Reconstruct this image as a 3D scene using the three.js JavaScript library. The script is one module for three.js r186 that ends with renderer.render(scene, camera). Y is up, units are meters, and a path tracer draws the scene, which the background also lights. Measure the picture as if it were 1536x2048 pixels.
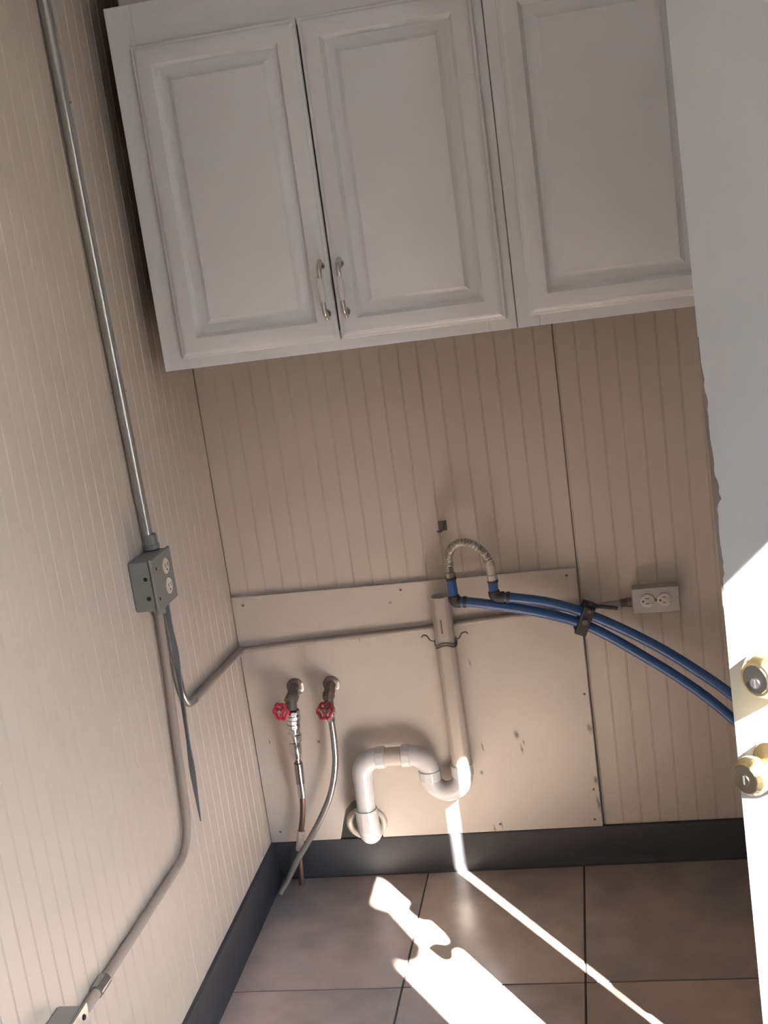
import * as THREE from 'three';
import { Sky } from 'three/addons/objects/Sky.js';
import { RoundedBoxGeometry } from 'three/addons/geometries/RoundedBoxGeometry.js';
import { mergeGeometries, toCreasedNormals } from 'three/addons/utils/BufferGeometryUtils.js';

// ------------------------------------------------------------------ camera, sky, sun, exposure
const scene = new THREE.Scene();
const camera = new THREE.PerspectiveCamera(46.07, 1536 / 2048, 0.05, 200);
camera.position.set(0.9302, 1.5452, 2.7804);
camera.rotation.set(-0.2094, 0.1836, -0.1373, 'YXZ');

const SUN_AZ = THREE.MathUtils.degToRad(35.5), SUN_EL = THREE.MathUtils.degToRad(37.1);
const sunDir = new THREE.Vector3(Math.sin(SUN_AZ) * Math.cos(SUN_EL), Math.sin(SUN_EL), Math.cos(SUN_AZ) * Math.cos(SUN_EL));
const sky = new Sky();
sky.scale.setScalar(100);
sky.material.uniforms.sunPosition.value.copy(sunDir);
sky.material.uniforms.turbidity.value = 3;
sky.material.uniforms.rayleigh.value = 1.2;
scene.add(sky);
const SKY_STRENGTH = 0.17;
scene.backgroundIntensity = SKY_STRENGTH;

const sun = new THREE.DirectionalLight(new THREE.Color(1, 0.95, 0.895), 16);
sun.name = 'sun';
sun.position.copy(sunDir).multiplyScalar(8).add(new THREE.Vector3(1.2, 0.5, 1.5));
sun.target.position.set(1.2, 0.5, 1.5);
sun.castShadow = true;
sun.shadow.mapSize.set(4096, 4096);
Object.assign(sun.shadow.camera, { left: -3.5, right: 3.5, top: 3.5, bottom: -3.5, near: 0.5, far: 20 });
sun.shadow.radius = 1;
scene.add(sun, sun.target);

const renderer = new THREE.WebGLRenderer({ antialias: true });
renderer.shadowMap.enabled = true;
renderer.toneMapping = THREE.LinearToneMapping;
renderer.toneMappingExposure = 16.5;

// ------------------------------------------------------------------ helpers
let seed = 7;
const rnd = () => { seed = (seed * 1664525 + 1013904223) >>> 0; return seed / 4294967296; };
const V = (x, y, z) => new THREE.Vector3(x, y, z);
const used = new Map();
function numbered(name) {
  const n = used.get(name) ?? 0; used.set(name, n + 1);
  return n ? `${name}_${String(n).padStart(3, '0')}` : name;
}
function shade(o) { o.castShadow = true; o.receiveShadow = true; return o; }
function geo(list) { return list.length === 1 ? list[0] : mergeGeometries(list.map((g) => { const q = g.index ? g.toNonIndexed() : g; for (const k of Object.keys(q.attributes)) if (!['position', 'normal', 'uv'].includes(k)) q.deleteAttribute(k); return q; })); }
function part(name, g, m, parent) { const o = shade(new THREE.Mesh(Array.isArray(g) ? geo(g) : g, m)); o.name = name; parent.add(o); return o; }
function thing(name, label, category, pos = [0, 0, 0], group) {
  const o = new THREE.Group(); o.name = numbered(name); o.position.set(...pos); scene.add(o);
  o.userData = { label, category }; if (group) o.userData.group = group; return o;
}
function single(name, g, m, label, category, group) {
  const o = shade(new THREE.Mesh(Array.isArray(g) ? geo(g) : g, m)); o.name = numbered(name); scene.add(o);
  o.userData = { label, category }; if (group) o.userData.group = group; return o;
}
function structure(name, label) { const o = new THREE.Group(); o.name = name; o.userData = { kind: 'structure' }; if (label) o.userData.label = label; scene.add(o); return o; }
function box(x0, x1, y0, y1, z0, z1, r = 0) {
  const w = x1 - x0, h = y1 - y0, d = z1 - z0;
  const g = r ? new RoundedBoxGeometry(w, h, d, 2, r) : new THREE.BoxGeometry(w, h, d);
  g.translate((x0 + x1) / 2, (y0 + y1) / 2, (z0 + z1) / 2); return g;
}
// box-projected uv in metres
function metric(g, ox = 0, oy = 0) {
  const p = g.attributes.position, n = g.attributes.normal, uv = new Float32Array(p.count * 2);
  for (let i = 0; i < p.count; i++) {
    const ax = Math.abs(n.getX(i)), ay = Math.abs(n.getY(i)), az = Math.abs(n.getZ(i));
    let u, v;
    if (ay >= ax && ay >= az) { u = p.getX(i); v = p.getZ(i); } else if (ax >= az) { u = p.getZ(i); v = p.getY(i); } else { u = p.getX(i); v = p.getY(i); }
    uv[2 * i] = u + ox; uv[2 * i + 1] = v + oy;
  }
  g.setAttribute('uv', new THREE.BufferAttribute(uv, 2)); return g;
}
function tube(pts, r, { seg, sides = 14, tension = 0.5, closed = false, cap = true } = {}) {
  const c = new THREE.CatmullRomCurve3(pts.map((p) => Array.isArray(p) ? V(...p) : p), closed, 'centripetal', tension);
  seg ??= Math.max(8, Math.round(c.getLength() / 0.008));
  const list = [new THREE.TubeGeometry(c, seg, r, sides, closed)];
  if (cap && !closed) for (const t of [0, 1]) {
    const s = new THREE.CircleGeometry(r, sides); const tan = c.getTangentAt(t).multiplyScalar(t ? 1 : -1);
    s.applyQuaternion(new THREE.Quaternion().setFromUnitVectors(V(0, 0, 1), tan)); s.translate(...c.getPointAt(t).toArray()); list.push(s);
  }
  return geo(list);
}
// straight runs joined by circular bends
function pipePath(pts, bend) {
  const P = pts.map((p) => V(...p)), path = new THREE.CurvePath(); let at = P[0];
  for (let i = 1; i < P.length - 1; i++) {
    const a = P[i].clone().sub(P[i - 1]).normalize(), b = P[i + 1].clone().sub(P[i]).normalize();
    const p0 = P[i].clone().addScaledVector(a, -bend), p1 = P[i].clone().addScaledVector(b, bend);
    path.add(new THREE.LineCurve3(at, p0)); path.add(new THREE.QuadraticBezierCurve3(p0, P[i], p1)); at = p1;
  }
  path.add(new THREE.LineCurve3(at, P[P.length - 1]));
  return path;
}
function pipe(pts, bend, r, step = 0.006, sides = 16) {
  const c = pipePath(pts, bend), n = Math.max(6, Math.round(c.getLength() / step));
  return tube(c.getSpacedPoints(n), r, { seg: n, sides });
}
function cyl(a, b, r0, r1 = r0, sides = 20) {
  const A = Array.isArray(a) ? V(...a) : a, B = Array.isArray(b) ? V(...b) : b, d = B.clone().sub(A);
  const g = new THREE.CylinderGeometry(r1, r0, d.length(), sides);
  g.applyQuaternion(new THREE.Quaternion().setFromUnitVectors(V(0, 1, 0), d.clone().normalize()));
  g.translate(...A.clone().add(B).multiplyScalar(0.5).toArray()); return g;
}
// lathe whose axis runs from a along direction dir; profile = [[radius, distance], ...]
function lathe(profile, a, dir, sides = 32) {
  const g = new THREE.LatheGeometry(profile.map(([r, y]) => new THREE.Vector2(r, y)), sides);
  const q = toCreasedNormals(g, 0.6);
  q.applyQuaternion(new THREE.Quaternion().setFromUnitVectors(V(0, 1, 0), V(...dir).normalize()));
  q.translate(...a); return q;
}

// ------------------------------------------------------------------ procedural textures
function noiseTexture(size, fn, srgb = true) {
  const data = new Uint8Array(size * size * 4);
  for (let y = 0; y < size; y++) for (let x = 0; x < size; x++) {
    const c = fn(x / size, y / size), i = 4 * (y * size + x);
    data[i] = c[0]; data[i + 1] = c[1]; data[i + 2] = c[2]; data[i + 3] = 255;
  }
  const t = new THREE.DataTexture(data, size, size, THREE.RGBAFormat);
  t.magFilter = THREE.LinearFilter; t.minFilter = THREE.LinearMipmapLinearFilter; t.generateMipmaps = true;
  t.wrapS = t.wrapT = THREE.RepeatWrapping; if (srgb) t.colorSpace = THREE.SRGBColorSpace;
  t.needsUpdate = true; return t;
}
const lattice = Array.from({ length: 65536 }, () => rnd());
function vnoise(u, v, f, o = 0) {       // tiling value noise, f cells per tile
  const x = u * f, y = v * f, x0 = Math.floor(x), y0 = Math.floor(y), s = (t) => t * t * (3 - 2 * t);
  const h = (i, j) => lattice[((((i % f) + f) % f) * 131 + (((j % f) + f) % f) * 7919 + o * 104729) & 65535];
  const a = s(x - x0), b = s(y - y0);
  return (h(x0, y0) * (1 - a) + h(x0 + 1, y0) * a) * (1 - b) + (h(x0, y0 + 1) * (1 - a) + h(x0 + 1, y0 + 1) * a) * b;
}
const fbm = (u, v, f, n, o = 0) => { let s = 0, a = 0.5, t = 0; for (let i = 0; i < n; i++) { s += a * vnoise(u, v, f, o + i); t += a; a *= 0.55; f *= 2; } return s / t; };
const tileMap = noiseTexture(512, (u, v) => {
  const a = fbm(u, v, 4, 5, 1), b = fbm(u, v, 16, 4, 9), k = 0.72 + 0.42 * a + 0.2 * (b - 0.5), w = (a - 0.5) * 22;
  return [170 * k + w, 152 * k, 141 * k - w * 0.5].map((c) => Math.max(0, Math.min(255, c)));
});
const paintMap = noiseTexture(256, (u, v) => { const k = 246 + 9 * (fbm(u, v, 3, 4, 21) - 0.5) * 2; return [k, k, k]; });
const scuffs = [[0.667, 0.356, 0.006, 0.012], [0.676, 0.318, 0.003, 0.012], [0.682, 0.336, 0.002, 0.008], [0.585, 0.108, 0.003, 0.01], [0.604, 0.118, 0.002, 0.01], [0.04, 0.38, 0.002, 0.008], [0.168, 0.372, 0.004, 0.005], [0.575, 0.55, 0.002, 0.012], [0.58, 0.33, 0.002, 0.014], [0.846, 0.36, 0.006, 0.012], [0.847, 0.225, 0.005, 0.011], [0.848, 0.16, 0.004, 0.02], [0.31, 0.635, 0.0015, 0.01], [0.4, 0.72, 0.004, 0.003], [0.57, 0.262, 0.004, 0.006]];
const panelMap = noiseTexture(1024, (u, v) => {
  const x = u * 0.9, y = v * 0.9; let k = 246 + 9 * (fbm(u, v, 6, 4, 21) - 0.5) * 2, d = 0;
  for (const [sx, sy, w, h] of scuffs) { const a = (x - sx - 0.12 * (sy - y)) / w, b = (y - sy) / h; const q = Math.exp(-(a * a + b * b) * 1.6) * (0.4 + vnoise(u, v, 200, 3)); if (q > d) d = q; }
  k *= 1 - 0.45 * Math.min(1, d); return [k, k * (1 - 0.03 * d), k * (1 - 0.06 * d)];
});
panelMap.repeat.set(1 / 0.9, 1 / 0.9);
const grainBump = noiseTexture(256, (u, v) => { const k = 128 + 110 * (fbm(u, v, 48, 3, 31) - 0.5); return [k, k, k]; }, false);
const brushed = noiseTexture(128, (u, v) => { const k = 120 + 110 * (fbm(u, v, 16, 3, 41) - 0.2); return [k, k, k]; }, false);

// ------------------------------------------------------------------ materials
const std = (color, roughness, o = {}) => new THREE.MeshStandardMaterial({ color: new THREE.Color().setRGB(...color), roughness, ...o });
const M = {
  wall: std([0.585, 0.515, 0.435], 0.42, { map: paintMap, bumpMap: grainBump, bumpScale: 0.0003 }),
  panel: std([0.575, 0.51, 0.44], 0.4, { map: panelMap }),
  plain: std([0.3, 0.24, 0.19], 0.75),
  ceiling: std([0.78, 0.78, 0.78], 0.9),
  white: std([0.78, 0.78, 0.79], 0.6),
  cabinet: std([0.82, 0.83, 0.83], 0.3, { map: paintMap }),
  inside: std([0.12, 0.1, 0.09], 0.9),
  soffit: std([0.6, 0.59, 0.58], 0.8),
  base: std([0.042, 0.042, 0.046], 0.6),
  grout: std([0.07, 0.06, 0.055], 0.95),
  tile: new THREE.MeshPhysicalMaterial({ color: 0xffffff, roughness: 0.3, ior: 2.0, map: tileMap, bumpMap: grainBump, bumpScale: 0.0002 }),
  door: std([0.64, 0.675, 0.69], 0.45, { map: paintMap }),
  jamb: std([0.75, 0.75, 0.74], 0.5),
  concrete: std([0.12, 0.12, 0.12], 0.95),
  brass: std([0.62, 0.5, 0.26], 0.24, { metalness: 1 }),
  oldBrass: std([0.2, 0.175, 0.14], 0.25, { metalness: 1 }),
  nickel: std([0.17, 0.17, 0.16], 0.28, { metalness: 1 }),
  chrome: std([0.62, 0.6, 0.6], 0.16, { metalness: 1 }),
  darkChrome: std([0.3, 0.28, 0.27], 0.22, { metalness: 1 }),
  valveBrown: std([0.2, 0.165, 0.14], 0.45, { metalness: 0.5 }),
  porcelain: std([0.7, 0.69, 0.67], 0.18),
  emt: std([0.42, 0.43, 0.42], 0.36, { metalness: 0.85, roughnessMap: brushed }),
  boxMetal: std([0.25, 0.255, 0.235], 0.5, { metalness: 0.3 }),
  ivory: std([0.66, 0.6, 0.5], 0.4),
  slot: std([0.02, 0.02, 0.02], 0.8),
  paintedPipe: std([0.34, 0.285, 0.24], 0.5),
  pvc: std([0.56, 0.555, 0.545], 0.28),
  pvcTan: std([0.5, 0.44, 0.375], 0.4),
  red: std([0.55, 0.02, 0.06], 0.4),
  hoseGrey: std([0.24, 0.225, 0.205], 0.35, { metalness: 0.5 }),
  copper: std([0.18, 0.11, 0.09], 0.4, { metalness: 0.7 }),
  rubber: std([0.03, 0.03, 0.032], 0.6),
  blue: std([0.032, 0.09, 0.24], 0.33),
  steelFlex: std([0.66, 0.62, 0.55], 0.28, { metalness: 0.9 }),
  wire: std([0.16, 0.14, 0.12], 0.5, { metalness: 0.6 }),
  outletGrey: std([0.4, 0.385, 0.365], 0.45, { metalness: 0.2 }),
};

// ------------------------------------------------------------------ floor, walls, ceiling
const XR = 1.69, WT = 0.2, ZF = 3.6, CH = 2.45;
{
  const floor = structure('floor');
  part('grout', box(0, XR, -0.08, -0.0025, 0, ZF), M.grout, floor);
  const xs = [0, 0.403, 0.797, 1.191, 1.585, XR], zs = [0, 0.4996, 1.1, 1.7, 2.3, 2.9, ZF];
  for (let j = 0; j < zs.length - 1; j++) for (let i = 0; i < xs.length - 1; i++) {
    const g = box(xs[i] + 0.0022, xs[i + 1] - 0.0022, -0.0099, 0, zs[j] + 0.0022, zs[j + 1] - 0.0022, 0.0012);
    metric(g, rnd() * 3, rnd() * 3);
    const t = part(numbered('tile'), g, M.tile, floor);
    t.position.y = (rnd() - 0.5) * 0.0006;
  }
}
// one bead-and-groove board, width W, running up y from 0 to h, face at z = 0
const BW = 0.045;
function boardGeometry(h) {
  const pr = [[0, -0.0012], [0.0004, -0.0012], [0.001, -0.0004], [0.0018, -0.0001], [0.0026, -0.0004], [0.0032, -0.0012], [0.0036, -0.0012], [0.0046, 0], [BW - 0.0008, 0], [BW, -0.0012], [BW, -0.0065], [0, -0.0065]];
  const s = new THREE.Shape(pr.map(([u, w]) => new THREE.Vector2(u, -w)));
  const g = new THREE.ExtrudeGeometry(s, { depth: h, bevelEnabled: false });
  g.rotateX(-Math.PI / 2); return metric(g);
}
{
  const back = structure('wall_back');
  part('backing', [box(-0.2, XR + WT, -0.08, CH, -0.2, -0.05), box(-0.05, 0.17, -0.08, CH, -0.05, -0.007), box(0.32, XR + WT, -0.08, CH, -0.05, -0.007), box(0.17, 0.32, 0.25, CH, -0.05, -0.007)], M.plain, back);
  const full = boardGeometry(CH - 0.0), cut = boardGeometry(CH - 0.215);
  for (let i = 0; i < 38; i++) {
    const x = i * BW + (i >= 19 ? 0.0022 : 0); if (x + BW > XR + 0.03) break;
    const hole = x > 0.175 && x < 0.285;
    const b = part(numbered('board'), hole ? cut : full, M.wall, back);
    b.position.set(x, hole ? 0.215 : 0, 0);
  }
  const left = structure('wall_left');
  part('backing', box(-0.2, -0.0066, -0.08, CH, -0.05, ZF + 0.2), M.plain, left);
  const lg = boardGeometry(CH); lg.rotateY(Math.PI / 2); lg.translate(0, 0, BW);
  for (let i = 0; i * BW < ZF; i++) { const b = part(numbered('board'), lg, M.wall, left); b.position.set(0, 0, 0.002 + i * BW); }
  const right = structure('wall_right');
  const Z0 = 1.693, Z1 = 2.53, HEAD = 2.088;
  part('wall_section', box(XR, XR + WT, -0.08, CH, -0.05, Z0), M.white, right);
  part('wall_section', box(XR, XR + WT, -0.08, CH, Z1, ZF + 0.2), M.white, right);
  part('wall_section', box(XR, XR + WT, HEAD, CH, Z0, Z1), M.white, right);
  part('unseen_parapet', box(XR, XR + WT, CH + 0.15, 3.05, -0.05, ZF + 0.2), M.white, right);  // out of view, there only to hold the lantern arm
  part('unseen_lantern_arm', tube([[XR + WT, 2.86, 3.042], [2.1, 2.9, 3.042], [2.25, 2.87, 3.042], [2.3, 2.8, 3.042], [2.3, 2.652, 3.042]], 0.006), M.rubber, right);  // unseen arm carrying the shade-casting lantern
  part('unseen_lantern', lathe([[0.0001, 0], [0.022, 0.004], [0.044, 0.02], [0.05, 0.03], [0.06, 0.165], [0.066, 0.17], [0.035, 0.195], [0.01, 0.205], [0.0001, 0.206]], [2.3, 2.45, 3.042], [0, 1, 0], 6), M.rubber, right);  // out of view, placed to shade the tip of the floor sun patch
  part('threshold', box(XR, XR + WT + 0.03, -0.08, -0.004, Z0, Z1), M.concrete, right);
  const front = structure('wall_front');
  part('wall_section', box(-0.2, XR + WT, -0.08, CH, ZF, ZF + 0.2), M.plain, front);
  part('unseen_porch_roof', box(-1.5, 7, 2.62, 2.75, ZF + 0.2, 7), M.white, front);  // out of view, keeps low sun off the floor nearer the camera
  const ceiling = structure('ceiling');
  part('ceiling_board', box(-0.2, XR + WT, CH, CH + 0.15, -0.2, ZF + 0.2), M.ceiling, ceiling);
  const ground = structure('ground');
  part('concrete_slab', metric(box(-6, 14, -0.25, -0.05, ZF + 0.2, 16)), M.concrete, ground);
  part('concrete_slab', metric(box(XR + WT, 14, -0.25, -0.05, -8, ZF + 0.2)), M.concrete, ground);
}
{
  const w = structure('unseen_outer_wall', 'unseen wall outside the doorway, placed to block sky light');
  part('sky_blocker', box(4.2, 4.4, -0.05, 2.8, -3, 9), M.plain, w);  // out of view, cuts sky light through the doorway to darken the left wall
}
{ // dark vinyl cove baseboards
  const prof = [[0, 0], [0.021, 0], [0.0155, 0.003], [0.0125, 0.01], [0.011, 0.02], [0.0105, 0.094], [0.0085, 0.0985], [0.005, 0.1], [0, 0.1]];
  const s = new THREE.Shape(prof.map(([a, b]) => new THREE.Vector2(a, b)));
  const mk = (len) => toCreasedNormals(new THREE.ExtrudeGeometry(s, { depth: len, bevelEnabled: false }), 0.5);
  const gb = mk(1.68); gb.rotateY(-Math.PI / 2); gb.translate(XR - 0.001, 0, 0.0002);
  const bb = structure('baseboard_back'); part('cove_strip', gb, M.base, bb);
  const gl = mk(ZF - 0.022); gl.translate(0.0002, 0, 0); gl.scale(1, 1, -1); { const q = gl.index; }
  const gl2 = mk(ZF - 0.012); gl2.translate(0.0002, 0, 0.006);
  const bl = structure('baseboard_left'); part('cove_strip', gl2, M.base, bl);
}
{ // boxed-in soffit above the cabinets
  const t = structure('trim_1'); part('soffit_box', box(0.072, XR - 0.002, 2.096, CH - 0.001, 0.001, 0.3, 0.004), M.soffit, t);
}

// ------------------------------------------------------------------ entry door, swung in from the right wall
{
  const P = [1.685, 0, 1.694], T = 0.044, W = 0.813, H = 2.085;
  const door = structure('door_1', 'white entry door standing open, sunlit on its lower part');
  door.rotation.set(0, -Math.PI / 4, THREE.MathUtils.degToRad(1.1), 'YXZ');   // it sags a little on its hinges
  door.position.set(P[0] + 0.0123, 0, P[2] + 0.0123);
  part('slab', metric(box(-W, -0.001, 0.012, H, 0, T, 0.0025)), M.door, door);
  const s = -0.748;
  const bolt = part('deadbolt', lathe([[0.0001, 0], [0.034, 0], [0.0345, 0.004], [0.033, 0.009], [0.0265, 0.021], [0.0235, 0.025], [0.0205, 0.0255], [0.0001, 0.0255]], [s, 0.944, T], [0, 0, 1]), M.brass, door);
  part('lock_face', lathe([[0.0001, 0], [0.0195, 0], [0.02, 0.0006], [0.0192, 0.0016], [0.0001, 0.0018]], [s, 0.944, T + 0.0255], [0, 0, 1]), M.nickel, bolt);
  part('key_plug', lathe([[0.0001, 0], [0.0078, 0], [0.0075, 0.0012], [0.0001, 0.0013]], [s, 0.939, T + 0.0272], [0, 0, 1]), M.chrome, bolt);
  part('keyhole', box(s - 0.0011, s + 0.0011, 0.9335, 0.9445, T + 0.028, T + 0.0287), M.slot, bolt);
  const ky = 0.816;
  const knob = part('door_knob', lathe([[0.0001, 0], [0.0325, 0], [0.033, 0.003], [0.031, 0.008], [0.02, 0.012], [0.0125, 0.016], [0.0115, 0.026], [0.0145, 0.031], [0.022, 0.037], [0.0262, 0.046], [0.0266, 0.053], [0.0245, 0.0605], [0.0205, 0.0645], [0.0001, 0.0645]], [s, ky, T], [0, 0, 1]), M.brass, door);
  part('lock_face', lathe([[0.0001, 0], [0.0198, 0], [0.0202, 0.0008], [0.019, 0.002], [0.0001, 0.0022]], [s, ky, T + 0.0645], [0, 0, 1]), M.oldBrass, knob);
  part('key_plug', lathe([[0.0001, 0], [0.0082, 0], [0.0079, 0.0012], [0.0001, 0.0013]], [s, ky - 0.001, T + 0.0666], [0, 0, 1]), M.oldBrass, knob);
  part('keyhole', box(s - 0.0012, s + 0.0012, ky - 0.0065, ky + 0.0055, T + 0.0675, T + 0.0682), M.slot, knob);
  { // chipped paint along the free edge
    const sh = new THREE.Shape(), N = 46, y0 = 1.03, y1 = 1.40, pts = [[-W + 0.0015, y0]];
    for (let i = 0; i <= N; i++) { const t = i / N, e = Math.sin(Math.PI * Math.min(1, t * 1.1)); pts.push([-W + 0.003 + e * (0.004 + 0.011 * rnd() * (0.5 + 0.5 * Math.sin(t * 17))), y0 + t * (y1 - y0)]); }
    pts.push([-W + 0.0015, y1]); sh.setFromPoints(pts.map(([x, y]) => new THREE.Vector2(x, y)));
    const g = new THREE.ExtrudeGeometry(sh, { depth: 0.0007, bevelEnabled: false }); g.translate(0, 0, T - 0.0001);
    part('worn_patch', g, std([0.24, 0.2, 0.17], 0.8), door);
  }
  part('latch_plate', box(-W - 0.0008, -W + 0.002, ky - 0.028, ky + 0.028, 0.01, 0.034), M.brass, door);
  for (const y of [0.22, 1.05, 1.86]) part('hinge', cyl([0.004, y - 0.045, -0.006], [0.004, y + 0.045, -0.006], 0.006), M.oldBrass, door);
}

// ------------------------------------------------------------------ wall cabinets
// nested rectangles at [inset, height] : a moulded panel, front facing +z
function moulded(w, h, rings, bottom = true) {
  const pos = [], quad = (a, b, c, d) => pos.push(...a, ...b, ...c, ...a, ...c, ...d);
  const R = rings.map(([i, z]) => [[i, i, z], [w - i, i, z], [w - i, h - i, z], [i, h - i, z]]);
  for (let k = 0; k < R.length - 1; k++) for (let s = 0; s < 4; s++) { const t = (s + 1) % 4; quad(R[k][s], R[k][t], R[k + 1][t], R[k + 1][s]); }
  const L = R[R.length - 1]; if (bottom) quad(L[0], L[1], L[2], L[3]);
  const F = R[0]; quad(F[3], F[2], F[1], F[0]);
  const g = new THREE.BufferGeometry(); g.setAttribute('position', new THREE.Float32BufferAttribute(pos, 3));
  g.setAttribute('uv', new THREE.Float32BufferAttribute(new Float32Array(pos.length / 3 * 2), 2));
  g.computeVertexNormals(); return metric(toCreasedNormals(g, 0.5));
}
function cabinetDoor(parent, x, y, w, h, z) {
  const d = part('door', moulded(w, h, [[0, 0], [0, 0.01], [0.002, 0.0125], [0.006, 0.0135], [0.0075, 0.0155], [0.011, 0.018], [0.0145, 0.0195], [0.040, 0.0195], [0.0415, 0.0175], [0.045, 0.011], [0.0475, 0.0062], [0.053, 0.0055]]), M.cabinet, parent);
  d.position.set(x, y, z);
  const p = part('raised_panel', moulded(w - 0.106, h - 0.106, [[0, 0], [0, 0.001], [0.003, 0.0015], [0.013, 0.0045], [0.0205, 0.0098], [0.0225, 0.0122], [0.025, 0.0128]]), M.cabinet, d);
  p.position.set(0.053, 0.053, 0.0054);
  return d;
}
function pull(d, x, y, z) {                       // bow pull: two spoon-shaped feet, pale grip between
  const top = 0.058, end = (s) => geo([
    lathe([[0.0001, 0], [0.0085, 0], [0.0088, 0.0015], [0.006, 0.004], [0.0045, 0.014], [0.0001, 0.0165]], [x, y + s * 0.048, z], [0, 0, 1], 18),
    tube([[x, y + s * top, z + 0.003], [x, y + s * 0.052, z + 0.010], [x, y + s * 0.045, z + 0.0185], [x, y + s * 0.036, z + 0.0225], [x, y + s * 0.024, z + 0.024]], 0.0052, { seg: 16, sides: 12 }),
  ]);
  part('handle', geo([end(1), end(-1)]), M.chrome, d);
  part('grip', lathe([[0.0001, -0.026], [0.0048, -0.0255], [0.0062, -0.018], [0.0068, 0], [0.0062, 0.018], [0.0048, 0.0255], [0.0001, 0.026]], [x, y, z + 0.024], [0, 1, 0], 18), M.porcelain, d);
}
function carcass(w, h, d, doorsBottom) {
  return [box(0, 0.016, 0, h, 0, d), box(w - 0.016, w, 0, h, 0, d), box(0.016, w - 0.016, 0, 0.016, 0.0, d), box(0.016, w - 0.016, h - 0.016, h, 0, d), box(0.016, w - 0.016, 0.016, h - 0.016, 0, 0.006)];
}
function frame(w, h, d, l, r, b, t) {
  return [box(0, l, 0, h, d, d + 0.019, 0.0015), box(w - r, w, 0, h, d, d + 0.019, 0.0015), box(l, w - r, 0, b, d, d + 0.019, 0.0015), box(l, w - r, h - t, h, d, d + 0.019, 0.0015)];
}
{
  const c = thing('wall_cabinet', 'white two-door wall cabinet with raised panels and twin pulls, nearer the conduit', 'cabinet', [0.048, 1.364, 0.001]);
  const w = 0.748, h = 0.73;
  part('carcass', carcass(w, h, 0.304), M.inside, c);
  part('face_frame', frame(w, h, 0.304, 0.055, 0.055, 0.04, 0.09), M.cabinet, c);
  const z = 0.3236, x0 = 0.046, xm = 0.388;
  const a = cabinetDoor(c, x0, 0.022, xm - 0.0018 - x0, 0.627, z), b = cabinetDoor(c, xm + 0.0018, 0.022, xm - 0.0018 - x0, 0.627, z);
  pull(a, 0.3235, 0.104, 0.0195); pull(b, 0.0197, 0.104, 0.0195);
}
{
  const c = thing('wall_cabinet', 'white wall cabinet partly hidden by the entry door, shiny patch on its raised panel', 'cabinet', [0.7975, 1.364, 0.001]);
  const w = 0.43, h = 0.73;
  part('carcass', carcass(w, h, 0.304), M.inside, c);
  part('face_frame', frame(w, h, 0.304, 0.045, 0.045, 0.04, 0.09), M.cabinet, c);
  const d = cabinetDoor(c, 0.026, 0.022, 0.375, 0.627, 0.3236);
}

// ------------------------------------------------------------------ access panel behind the plumbing
{
  const s = new THREE.Shape([[0.002, 0.1005], [0.186, 0.1005], [0.197, 0.14], [0.212, 0.182], [0.232, 0.204], [0.258, 0.212], [0.28, 0.208], [0.291, 0.19], [0.2955, 0.15], [0.298, 0.1005], [0.8535, 0.1005], [0.8535, 0.767], [0.002, 0.767]].map(([x, y]) => new THREE.Vector2(x, y)));
  const g = new THREE.ExtrudeGeometry(s, { depth: 0.0075, bevelEnabled: true, bevelSize: 0.001, bevelThickness: 0.001, bevelOffset: -0.001, bevelSegments: 1 });
  const p = thing('access_panel', 'flat beige painted panel behind the drain pipe and water valves', 'wall panel', [0, 0, 0.0005]);
  g.translate(0, 0, 0.001);
  part('board', metric(g), M.panel, p);
  for (const [x, y] of [[0.03, 0.13], [0.84, 0.2], [0.842, 0.45], [0.83, 0.75], [0.03, 0.745], [0.43, 0.75], [0.6, 0.12], [0.835, 0.12]])
    part('screw', lathe([[0.0001, 0], [0.0032, 0], [0.0026, 0.001], [0.0001, 0.0013]], [x, y, 0.0094], [0, 0, 1], 10), M.wire, p);
}

// ------------------------------------------------------------------ electrical on the left wall
{
  const c = thing('conduit', 'tall galvanised steel conduit running down the left wall into the grey box', 'conduit');
  part('tube', tube([[0.0135, CH - 0.002, 0.537], [0.0135, 1.65, 0.522], [0.0135, 1.04, 0.5]], 0.0117, { sides: 20 }), M.emt, c);
  part('connector', lathe([[0.0001, 0], [0.0145, 0], [0.0165, 0.002], [0.0165, 0.01], [0.0142, 0.012], [0.0142, 0.03], [0.013, 0.032], [0.0001, 0.032]], [0.0175, 1.0225, 0.499], [0, 1, 0.025], 20), M.boxMetal, c);
  for (const y of [1.9, 1.35]) part('strap', tube([[0.001, y, 0.50 + (y - 1.04) * 0.026], [0.014, y, 0.512 - 0.0 + (y - 1.04) * 0.026 - 0.026], [0.0268, y, 0.5 + (y - 1.04) * 0.026], [0.014, y, 0.5 + (y - 1.04) * 0.026 + 0.0128], [0.001, y, 0.5 + (y - 1.04) * 0.026 + 0.014]], 0.0012, { sides: 8 }), M.emt, c);
}
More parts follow.
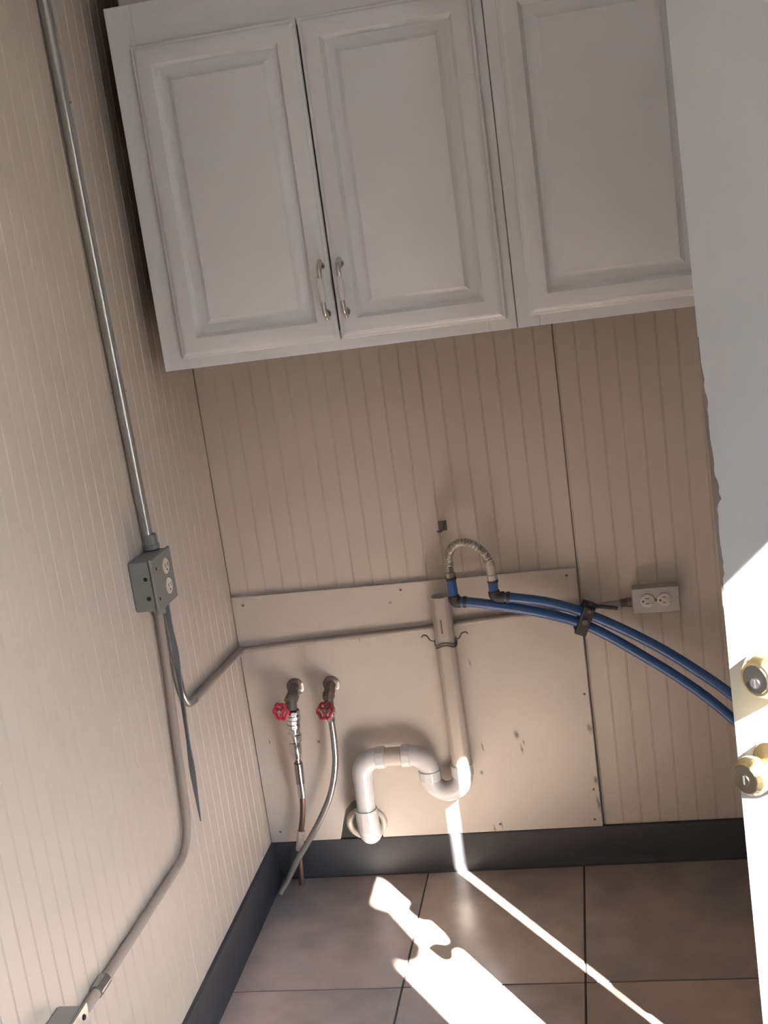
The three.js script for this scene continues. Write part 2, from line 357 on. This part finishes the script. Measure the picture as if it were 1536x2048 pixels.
{
  const b = thing('outlet_box', 'grey metal electrical box with duplex outlet hanging on the left wall conduit', 'outlet box');
  part('box', box(0.0005, 0.043, 0.918, 1.021, 0.488, 0.598, 0.003), M.boxMetal, b);
  const cv = part('cover', box(0.0445, 0.0505, 0.915, 1.024, 0.485, 0.601, 0.0025), M.boxMetal, b);
  for (const y of [0.992, 0.950]) {
    const r = part('receptacle', geo([lathe([[0.0001, 0], [0.0165, 0], [0.016, 0.0022], [0.0001, 0.0025]], [0.0502, y, 0.527], [1, 0, 0], 22)]), M.ivory, b);
    part('slots', [box(0.0523, 0.0531, y - 0.002, y + 0.006, 0.519, 0.5208), box(0.0523, 0.0531, y - 0.002, y + 0.006, 0.5315, 0.5335), box(0.0523, 0.0531, y - 0.0095, y - 0.0055, 0.525, 0.529)], M.slot, r);
  }
  for (const [y, z] of [[1.0, 0.559], [0.94, 0.566]]) part('knockout', lathe([[0.0001, 0], [0.004, 0], [0.003, 0.001], [0.0001, 0.0012]], [0.0502, y, z + 0.02], [1, 0, 0], 12), M.slot, b);
  for (const y of [0.985, 0.945]) part('knockout', lathe([[0.0001, 0], [0.0045, 0], [0.004, 0.0009], [0.0001, 0.001]], [0.032, y, 0.5978], [0, 0, 1], 12), M.slot, b);
}
{
  const c = thing('conduit', 'beige painted conduit from the grey box that bends along the left wall near the floor', 'conduit');
  part('tube', pipe([[0.0125, 0.905, 0.513], [0.0125, 0.8, 0.52], [0.0125, 0.392, 0.572], [0.0125, 0.402, 1.17]], 0.085, 0.0088), M.paintedPipe, c);
  part('connector', cyl([0.0155, 0.9175, 0.513], [0.0145, 0.89, 0.515], 0.0145), M.boxMetal, c);
  part('coupling', cyl([0.0128, 0.401, 1.045], [0.0128, 0.402, 1.085], 0.0118), M.emt, c);
}
{
  const c = thing('conduit', 'shiny short conduit from the grey box turning to the corner at knee height', 'conduit');
  part('tube', pipe([[0.011, 0.905, 0.494], [0.011, 0.79, 0.478], [0.011, 0.655, 0.452], [0.011, 0.6525, 0.39]], 0.045, 0.0085), M.emt, c);
  part('painted_run', tube([[0.011, 0.6525, 0.395], [0.011, 0.645, 0.22], [0.011, 0.6355, 0.058], [0.011, 0.6335, 0.026]], 0.0095), M.paintedPipe, c);
  part('connector', cyl([0.0155, 0.9175, 0.495], [0.0125, 0.893, 0.492], 0.0135), M.boxMetal, c);
  for (const y of [0.805, 0.77]) part('strap', [box(0.0006, 0.002, y - 0.006, y + 0.006, 0.45, 0.478, 0.0004), cyl([0.0022, y, 0.458], [0.004, y, 0.458], 0.003)], M.wire, c);
}
{
  const g = pipe([[0.011, 0.6325, 0.0225], [0.012, 0.631, 0.0195], [0.026, 0.6325, 0.0185], [0.16, 0.6395, 0.0175], [0.31, 0.6445, 0.0175], [0.49, 0.6505, 0.0175], [0.6, 0.659, 0.0175], [0.78, 0.667, 0.0175], [0.955, 0.675, 0.021]], 0.004, 0.0072);
  const c = thing('conduit', 'thin beige conduit crossing the back wall behind the standpipe to the small outlet', 'conduit');
  part('tube', g, M.paintedPipe, c);
  part('connector', lathe([[0.0001, 0], [0.0095, 0], [0.0095, 0.014], [0.0115, 0.016], [0.0115, 0.026], [0.0001, 0.026]], [0.948, 0.6745, 0.021], [1, 0.02, 0], 18), M.wire, c);
}
{ // slack grey flat cable hanging beside the conduits
  const pts = [[0.031, 0.917, 0.51], [0.034, 0.8, 0.514], [0.0335, 0.7, 0.522], [0.032, 0.588, 0.53], [0.033, 0.5, 0.538], [0.035, 0.437, 0.545]];
  const c = new THREE.CatmullRomCurve3(pts.map((p) => V(...p))), N = 60, pos = [], idx = [], uv = [];
  for (let i = 0; i <= N; i++) {
    const t = i / N, p = c.getPointAt(t), w = (t > 0.86 ? (1 - t) / 0.14 : 1) * 0.0058 * (0.82 + 0.18 * Math.cos(t * 25)) + 0.0006, a = 0.35 * Math.sin(t * 9) + 1.25;
    const e = V(Math.sin(a), 0, Math.cos(a)).normalize(), n = V(e.z, 0, -e.x).multiplyScalar(0.0016);
    for (const q of [p.clone().addScaledVector(e, w).add(n), p.clone().addScaledVector(e, w).sub(n), p.clone().addScaledVector(e, -w).sub(n), p.clone().addScaledVector(e, -w).add(n)]) { pos.push(q.x, q.y, q.z); uv.push(t, 0); }
    if (i) for (let s = 0; s < 4; s++) { const A = (i - 1) * 4 + s, B = (i - 1) * 4 + (s + 1) % 4; idx.push(A, A + 4, B, B, A + 4, B + 4); }
  }
  const g = new THREE.BufferGeometry(); g.setAttribute('position', new THREE.Float32BufferAttribute(pos, 3)); g.setAttribute('uv', new THREE.Float32BufferAttribute(uv, 2)); g.setIndex(idx);
  single('cable', toCreasedNormals(g, 0.6), std([0.16, 0.165, 0.165], 0.4), 'slack dark grey flat cable with a pointed end hanging below the grey box', 'cable');
}
{
  const f = thing('junction_box', 'grey metal junction box low on the left wall, cut by the bottom edge', 'junction box');
  part('box', box(0.0005, 0.045, 0.352, 0.452, 1.19, 1.3, 0.004), std([0.38, 0.38, 0.36], 0.42, { metalness: 0.6 }), f);
  part('connector', lathe([[0.0001, 0], [0.0135, 0], [0.015, 0.002], [0.015, 0.012], [0.0125, 0.014], [0.0125, 0.04], [0.0001, 0.04]], [0.0135, 0.4025, 1.1925], [0, 0, -1], 18), M.emt, f);
  part('cover', box(0.0455, 0.049, 0.349, 0.455, 1.187, 1.303, 0.001), M.emt, f);
  for (const [y, z] of [[0.44, 1.205], [0.364, 1.29], [0.44, 1.285]]) part('screw', lathe([[0.0001, 0], [0.005, 0], [0.004, 0.002], [0.0001, 0.003]], [0.0492, y, z], [1, 0, 0], 12), M.slot, f);
}
{
  const o = thing('wall_outlet', 'small grey surface-mounted outlet lying sideways on the back wall by the entry door', 'outlet', [1.029, 0.682, 0]);
  part('box', box(-0.0515, 0.0515, -0.0285, 0.0285, 0.0005, 0.041, 0.003), M.outletGrey, o);
  part('cover', box(-0.053, 0.053, -0.03, 0.03, 0.0415, 0.0445, 0.001), M.outletGrey, o);
  for (const s of [-1, 1]) {
    const r = part('receptacle', lathe([[0.0001, 0], [0.0165, 0], [0.0162, 0.0025], [0.015, 0.0032], [0.0001, 0.0032]], [s * 0.0195, 0, 0.0443], [0, 0, 1], 26), std([0.47, 0.44, 0.41], 0.4), o);
    part('slots', [box(s * 0.0195 - 0.004, s * 0.0195 + 0.0045, 0.0055, 0.0072, 0.0472, 0.0478), box(s * 0.0195 - 0.004, s * 0.0195 + 0.0035, -0.007, -0.0053, 0.0472, 0.0478), lathe([[0.0001, 0], [0.0026, 0], [0.0025, 0.0006], [0.0001, 0.0007]], [s * 0.0195 - 0.0095, 0, 0.0472], [0, 0, 1], 12)], M.slot, r);
  }
  part('screw', lathe([[0.0001, 0], [0.003, 0], [0.0024, 0.0012], [0.0001, 0.0015]], [0, 0, 0.0446], [0, 0, 1], 12), M.wire, o);
}

// ------------------------------------------------------------------ drain: standpipe, trap and arm
{
  const z = 0.062, d = thing('drain_pipe', 'white plastic drain with tall beige standpipe, trap and arm into the wall', 'drain pipe');
  const r = 0.0232;
  const wall = (x0, y0, x1, y1, m, name, rr = r) => part(name, cyl([x0, y0, z], [x1, y1, z], rr, rr, 28), m, d);
  // open-topped standpipe
  part('standpipe', lathe([[0.0001, 0], [0.0242, 0], [0.0242, 0.438], [0.0235, 0.4395], [0.0212, 0.4395], [0.0205, 0.438], [0.0205, 0.39], [0.0001, 0.388]], [0.5305, 0.303, z], [0, 1, 0], 30), M.pvcTan, d);
  part('label', box(0.527, 0.531, 0.655, 0.69, z + 0.0238, z + 0.0245), M.wire, d);
  const hub = (x, y, dir, len, name = 'coupling', m = M.pvc) => part(name, lathe([[0.0001, 0], [0.0262, 0], [0.0276, 0.0015], [0.0276, len - 0.0015], [0.0262, len], [0.0001, len]], [x, y, z], dir, 28), m, d);
  hub(0.5305, 0.284, [0, 1, 0], 0.03);
  const arc = (cx, cy, R, a0, a1, n = 20) => Array.from({ length: n + 1 }, (_, i) => { const a = a0 + (a1 - a0) * i / n; return V(cx + R * Math.cos(a), cy + R * Math.sin(a), z); });
  part('trap_bend', tube([V(0.5305, 0.292, z), ...arc(0.49, 0.284, 0.0405, 0, -Math.PI), V(0.4495, 0.296, z)], 0.0245, { seg: 48, sides: 26 }), M.pvc, d);
  hub(0.4495, 0.277, [0, 1, 0], 0.026);
  part('elbow', tube([V(0.4495, 0.295, z), ...arc(0.4065, 0.3, 0.043, 0, Math.PI / 2), V(0.398, 0.343, z)], 0.0255, { seg: 30, sides: 26 }), M.pvc, d);
  hub(0.386, 0.343, [1, 0, 0], 0.022);
  part('arm', cyl([0.325, 0.342, z], [0.392, 0.343, z], r, r, 28), M.pvcTan, d);
  hub(0.322, 0.342, [1, 0, 0], 0.022);
  part('elbow', tube([V(0.334, 0.342, z), ...arc(0.325, 0.298, 0.044, Math.PI / 2, Math.PI), V(0.281, 0.285, z)], 0.0255, { seg: 30, sides: 26 }), M.pvc, d);
  part('tailpiece', cyl([0.281, 0.295, z], [0.2775, 0.2, z], 0.0236, 0.0236, 28), M.pvc, d);
  part('wall_elbow', geo([lathe([[0.0001, 0], [0.0265, 0], [0.0278, 0.0015], [0.0278, 0.055], [0.0001, 0.055]], [0.277, 0.152, z], [0, 1, 0], 28),
    tube([V(0.277, 0.16, z), V(0.277, 0.15, z - 0.001), V(0.277, 0.135, z - 0.012), V(0.277, 0.13, z - 0.03), V(0.277, 0.13, -0.03)], 0.0272, { seg: 30, sides: 24 })]), M.pvc, d);
  part('escutcheon', (() => { const g = new THREE.TorusGeometry(0.045, 0.0085, 10, 36); g.scale(1, 0.85, 1); g.translate(0.262, 0.145, 0.012); return g; })(), M.pvcTan, d);
}
{ // twisted tie wire round the standpipe
  const y = 0.632, z = 0.062, x = 0.5305, pts = [];
  for (let i = 0; i <= 30; i++) { const a = Math.PI * 1.15 + i / 30 * Math.PI * 1.9; pts.push(V(x + 0.026 * Math.cos(a), y + 0.004 * Math.sin(3 * a) - 0.004, z - 0.026 * Math.sin(a))); }
  const w = thing('pipe_tie', 'dark wire tie wrapped round the beige standpipe, ends sticking out', 'wire tie');
  part('loop', tube(pts, 0.0021, { seg: 60, sides: 8 }), M.wire, w);
  part('loop', tube(pts.map((p) => p.clone().add(V(0, -0.0065, 0))), 0.0019, { seg: 60, sides: 8 }), M.wire, w);
  for (const s of [-1, 1]) part('wire_end', tube([[x + s * 0.024, y, z + 0.006], [x + s * 0.034, y + 0.005, z + 0.01], [x + s * 0.043, y + 0.016, z + 0.006], [x + s * 0.052, y + 0.016, z + 0.002], [x + s * 0.056, y + 0.012, z + 0.004]], 0.0018, { seg: 24, sides: 8 }), M.wire, w);
}

// ------------------------------------------------------------------ water valves and washer hoses
function wheel(parent, at, dir, r, m = M.red) {
  const q = new THREE.Quaternion().setFromUnitVectors(V(0, 0, 1), V(...dir).normalize()), list = [];
  const n = 48, ring = []; for (let i = 0; i < n; i++) { const a = i / n * 2 * Math.PI, rr = r * (1 + 0.09 * Math.cos(6 * a)); ring.push(V(rr * Math.cos(a), rr * Math.sin(a), 0)); }
  list.push(tube(ring, 0.0043, { seg: 72, sides: 8, closed: true }));
  for (let i = 0; i < 3; i++) { const a = i / 3 * 2 * Math.PI + 0.5; list.push(cyl([0, 0, -0.001], [r * Math.cos(a), r * Math.sin(a), 0], 0.0052, 0.0044, 8)); }
  list.push(lathe([[0.0001, -0.004], [0.0075, -0.004], [0.0075, 0.003], [0.0001, 0.004]], [0, 0, 0], [0, 0, 1], 16));
  const g = geo(list); g.applyQuaternion(q); g.translate(...at); const w = part('handwheel', g, m, parent);
  const c = lathe([[0.0001, 0.003], [0.005, 0.003], [0.0048, 0.0055], [0.0001, 0.0065]], [0, 0, 0], [0, 0, 1], 14); c.applyQuaternion(q); c.translate(...at);
  part('nut', c, M.chrome, w);
}
{
  const v = thing('hose_valve', 'dull metal water valve with bright red handwheel at its side, left of the pair', 'valve');
  part('flange', lathe([[0.0001, 0], [0.0225, 0], [0.0225, 0.003], [0.016, 0.007], [0.0001, 0.008]], [0.131, 0.523, 0.0098], [0, 0, 1], 22), M.valveBrown, v);
  part('body', [tube([[0.131, 0.523, 0.012], [0.131, 0.521, 0.045], [0.1325, 0.508, 0.066], [0.133, 0.485, 0.076]], 0.0125, { seg: 24 }), lathe([[0.0001, -0.016], [0.013, -0.014], [0.017, 0], [0.013, 0.014], [0.0001, 0.016]], [0.131, 0.511, 0.06], [-0.5, -0.4, 0.8], 18)], M.valveBrown, v);
  part('stem', cyl([0.128, 0.507, 0.066], [0.112, 0.496, 0.1], 0.006), M.valveBrown, v);
  wheel(v, [0.111, 0.495, 0.101], [-0.3, 0.1, 0.93], 0.0185);
}
{
  const v = thing('hose_valve', 'dull metal water valve with darker red handwheel in front of it, right of the pair', 'valve');
  part('flange', lathe([[0.0001, 0], [0.0215, 0], [0.0215, 0.003], [0.015, 0.007], [0.0001, 0.008]], [0.224, 0.523, 0.0098], [0, 0, 1], 22), M.valveBrown, v);
  part('body', [tube([[0.224, 0.523, 0.012], [0.224, 0.521, 0.04], [0.2245, 0.508, 0.06], [0.225, 0.48, 0.07]], 0.012, { seg: 24 }), lathe([[0.0001, -0.015], [0.012, -0.013], [0.016, 0], [0.012, 0.013], [0.0001, 0.015]], [0.224, 0.511, 0.054], [-0.2, -0.5, 0.8], 18)], M.valveBrown, v);
  part('stem', cyl([0.223, 0.505, 0.06], [0.222, 0.49, 0.1], 0.006), M.valveBrown, v);
  wheel(v, [0.222, 0.489, 0.1015], [-0.1, 0.5, 0.86], 0.0185, std([0.36, 0.03, 0.045], 0.45));
}
{
  const h = thing('washer_hose', 'chrome-jointed metal hose hanging from the left water valve', 'hose');
  const nut = (a, b, r) => lathe([[0.0001, 0], [r * 0.9, 0], [r, 0.002], [r, 0.008], [r * 0.82, 0.009], [r * 0.82, 0.013], [r, 0.014], [r, 0.022], [r * 0.9, 0.024], [0.0001, 0.024]], a, b, 8);
  part('coupling', [nut([0.133, 0.487, 0.0755], [-0.05, -1, 0], 0.019), nut([0.131, 0.464, 0.0755], [-0.08, -1, 0], 0.017), cyl([0.13, 0.445, 0.0755], [0.127, 0.412, 0.0755], 0.0135)], M.chrome, h);
  part('coupling', [lathe([[0.0001, 0], [0.014, 0], [0.0185, 0.006], [0.0185, 0.02], [0.014, 0.026], [0.0001, 0.026]], [0.1275, 0.428, 0.0755], [-0.05, -1, -0.02], 16), lathe([[0.0001, 0], [0.0125, 0], [0.0155, 0.008], [0.014, 0.03], [0.0095, 0.045], [0.0001, 0.045]], [0.126, 0.402, 0.0745], [-0.05, -1, -0.05], 16)], M.chrome, h);
  const pts = [[0.1255, 0.36, 0.072], [0.1245, 0.335, 0.07], [0.119, 0.253, 0.062], [0.109, 0.193, 0.055], [0.094, 0.136, 0.052], [0.087, 0.1, 0.058], [0.085, 0.05, 0.066], [0.083, 0.012, 0.07]];
  part('hose', tube(pts, 0.0072, { sides: 12 }), M.copper, h);
  part('crimp', cyl([0.1248, 0.345, 0.071], [0.1215, 0.29, 0.0665], 0.011), M.darkChrome, h);
  part('crimp', cyl([0.1215, 0.29, 0.0665], [0.119, 0.25, 0.0615], 0.0105), M.chrome, h);
  part('sleeve', tube([[0.0985, 0.152, 0.0525], [0.092, 0.124, 0.054], [0.0875, 0.101, 0.058]], 0.0098, { sides: 12 }), M.pvcTan, h);
}
{
  const h = thing('washer_hose', 'grey braided hose curving from the right water valve down to the corner floor', 'hose');
  part('coupling', lathe([[0.0001, 0], [0.0135, 0], [0.015, 0.002], [0.015, 0.016], [0.011, 0.019], [0.01, 0.034], [0.0001, 0.034]], [0.225, 0.484, 0.07], [0, -1, 0], 12), M.chrome, h);
  const pts = [[0.225, 0.46, 0.07], [0.2245, 0.4, 0.07], [0.217, 0.331, 0.067], [0.191, 0.249, 0.063], [0.154, 0.182, 0.062], [0.116, 0.127, 0.07], [0.078, 0.075, 0.085], [0.05, 0.03, 0.098], [0.036, 0.0115, 0.112]];
  part('hose', tube(pts, 0.0079, { sides: 14 }), M.hoseGrey, h);
  const c = new THREE.CatmullRomCurve3(pts.map((p) => V(...p)), false, 'centripetal'), spir = [], fr = c.computeFrenetFrames(520);
  for (let i = 0; i <= 520; i++) { const p = c.getPointAt(i / 520), a = i * 1.7; spir.push(p.addScaledVector(fr.normals[i], 0.0078 * Math.cos(a)).addScaledVector(fr.binormals[i], 0.0078 * Math.sin(a))); }
  part('braid', tube(spir, 0.0006, { seg: 1400, sides: 4 }), M.wire, h);
}

// ------------------------------------------------------------------ blue water lines and the flexible loop that joins them
const PEX1 = [[0.566, 0.7295, 0.075], [0.614, 0.722, 0.075], [0.671, 0.709, 0.075], [0.762, 0.683, 0.07], [0.862, 0.641, 0.06], [1.003, 0.546, 0.07], [1.107, 0.47, 0.1], [1.182, 0.405, 0.14], [1.29, 0.29, 0.21], [1.37, 0.16, 0.28], [1.41, 0.013, 0.33]];
const PEX2 = [[0.664, 0.7335, 0.075], [0.719, 0.723, 0.075], [0.787, 0.705, 0.07], [0.864, 0.67, 0.06], [1.006, 0.589, 0.07], [1.111, 0.518, 0.1], [1.18, 0.468, 0.14], [1.29, 0.365, 0.21], [1.39, 0.22, 0.28], [1.455, 0.013, 0.33]];
{
  const a = thing('water_pipe', 'blue plastic pipe, lower of the two, ending in an upright stub by the standpipe', 'pipe');
  part('tube', tube(PEX1, 0.0118, { sides: 18 }), M.blue, a);
  part('elbow', tube([[0.58, 0.7275, 0.075], [0.57, 0.728, 0.075], [0.5665, 0.734, 0.075], [0.5655, 0.744, 0.075]], 0.0135, { seg: 16 }), M.rubber, a);
  part('stub', cyl([0.5655, 0.738, 0.075], [0.564, 0.786, 0.075], 0.0115), M.blue, a);
  part('clamp_ring', cyl([0.586, 0.7265, 0.075], [0.594, 0.7255, 0.075], 0.0136), M.rubber, a); part('clamp_ring', cyl([0.5642, 0.782, 0.075], [0.564, 0.789, 0.075], 0.0128), M.rubber, a);
}
{
  const a = thing('water_pipe', 'blue plastic pipe, upper of the two, starting under the right end of the steel loop', 'pipe');
  part('tube', tube(PEX2, 0.0118, { sides: 18 }), M.blue, a);
  part('elbow', tube([[0.684, 0.73, 0.075], [0.67, 0.7305, 0.075], [0.662, 0.736, 0.075], [0.6605, 0.747, 0.075]], 0.0135, { seg: 16 }), M.rubber, a);
  part('stub', cyl([0.6605, 0.742, 0.075], [0.661, 0.772, 0.075], 0.0115), M.blue, a);
  part('clamp_ring', cyl([0.688, 0.7285, 0.075], [0.696, 0.7272, 0.075], 0.0138), M.rubber, a); part('clamp_ring', cyl([0.661, 0.768, 0.075], [0.661, 0.775, 0.075], 0.0128), M.rubber, a);
}
{
  const h = thing('flexible_connector', 'corrugated steel loop arching between the two blue pipe ends', 'hose');
  const pts = [[0.5635, 0.818, 0.075], [0.5645, 0.835, 0.075], [0.573, 0.856, 0.075], [0.59, 0.868, 0.075], [0.61, 0.868, 0.075], [0.632, 0.857, 0.075], [0.648, 0.839, 0.075], [0.658, 0.818, 0.075], [0.6615, 0.802, 0.075]].map((p) => V(...p));
  const c = new THREE.CatmullRomCurve3(pts, false, 'centripetal'), N = 270, S = 16, fr = c.computeFrenetFrames(N), pos = [], idx = [], uv = [];
  for (let i = 0; i <= N; i++) { const p = c.getPointAt(i / N), r = 0.0098 + 0.0016 * Math.sin(i * 2 * Math.PI / 6); for (let s = 0; s < S; s++) { const a = s / S * 2 * Math.PI, q = p.clone().addScaledVector(fr.normals[i], r * Math.cos(a)).addScaledVector(fr.binormals[i], r * Math.sin(a)); pos.push(q.x, q.y, q.z); uv.push(i / N, s / S); if (i) { const t = (s + 1) % S, A = (i - 1) * S; idx.push(A + s, A + t, A + S + s, A + t, A + S + t, A + S + s); } } }
  const g = new THREE.BufferGeometry(); g.setAttribute('position', new THREE.Float32BufferAttribute(pos, 3)); g.setAttribute('uv', new THREE.Float32BufferAttribute(uv, 2)); g.setIndex(idx); g.computeVertexNormals();
  part('corrugated_tube', g, M.steelFlex, h);
  part('nut', lathe([[0.0001, 0], [0.0105, 0], [0.012, 0.0015], [0.012, 0.013], [0.0095, 0.015], [0.0085, 0.036], [0.0001, 0.036]], [0.564, 0.787, 0.075], [0, 1, 0], 8), M.chrome, h);
  part('nut', lathe([[0.0001, 0], [0.0115, 0], [0.013, 0.0015], [0.013, 0.014], [0.0115, 0.016], [0.0125, 0.04], [0.0088, 0.052], [0.0001, 0.052]], [0.661, 0.772, 0.075], [-0.06, 1, 0], 12), std([0.52, 0.47, 0.42], 0.4, { metalness: 0.4 }), h);
}
{
  const k = thing('pipe_clamp', 'black bracket with a lever, clamped over both blue pipes left of the small outlet', 'clamp');
  const q = new THREE.Matrix4().makeRotationZ(-0.43), put = (g) => g.applyMatrix4(q).translate(0.863, 0.655, 0);
  part('saddle', [put(box(-0.017, 0.017, -0.036, 0.036, 0.0252, 0.0478, 0.004)), put(box(-0.014, 0.014, -0.036, 0.036, 0.0722, 0.08, 0.003)), put(box(-0.014, 0.014, 0.0285, 0.036, 0.045, 0.079, 0.003)), put(box(-0.014, 0.014, -0.036, -0.0285, 0.045, 0.079, 0.003))], M.rubber, k);
  part('bolt', [put(cyl([0, 0, 0.0798], [0, 0, 0.0865], 0.0065)), put(cyl([0.001, 0.027, 0.0798], [0.001, 0.027, 0.0845], 0.0045))], M.wire, k);
  part('lever', geo([put(box(-0.006, 0.006, 0.03, 0.047, 0.062, 0.074, 0.002)), box(0.876, 0.942, -0.0035, 0.0035, 0.062, 0.072, 0.002).rotateZ(-0.0).translate(0, 0, 0).applyMatrix4(new THREE.Matrix4().makeTranslation(0.876, 0.69, 0).multiply(new THREE.Matrix4().makeRotationZ(-0.2)).multiply(new THREE.Matrix4().makeTranslation(-0.876, 0, 0)))]), M.rubber, k);
}
{
  const c = thing('wall_clip', 'small grey metal clip screwed to the grooved back wall above the steel loop', 'clip');
  part('plate', box(0.541, 0.561, 0.885, 0.909, 0.0004, 0.0028, 0.0008), M.wire, c);
  part('hook', tube([[0.555, 0.902, 0.002], [0.555, 0.9, 0.01], [0.553, 0.892, 0.014], [0.546, 0.886, 0.013], [0.537, 0.886, 0.01]], 0.0022, { seg: 20, sides: 8 }), M.wire, c);
}

renderer.render(scene, camera);
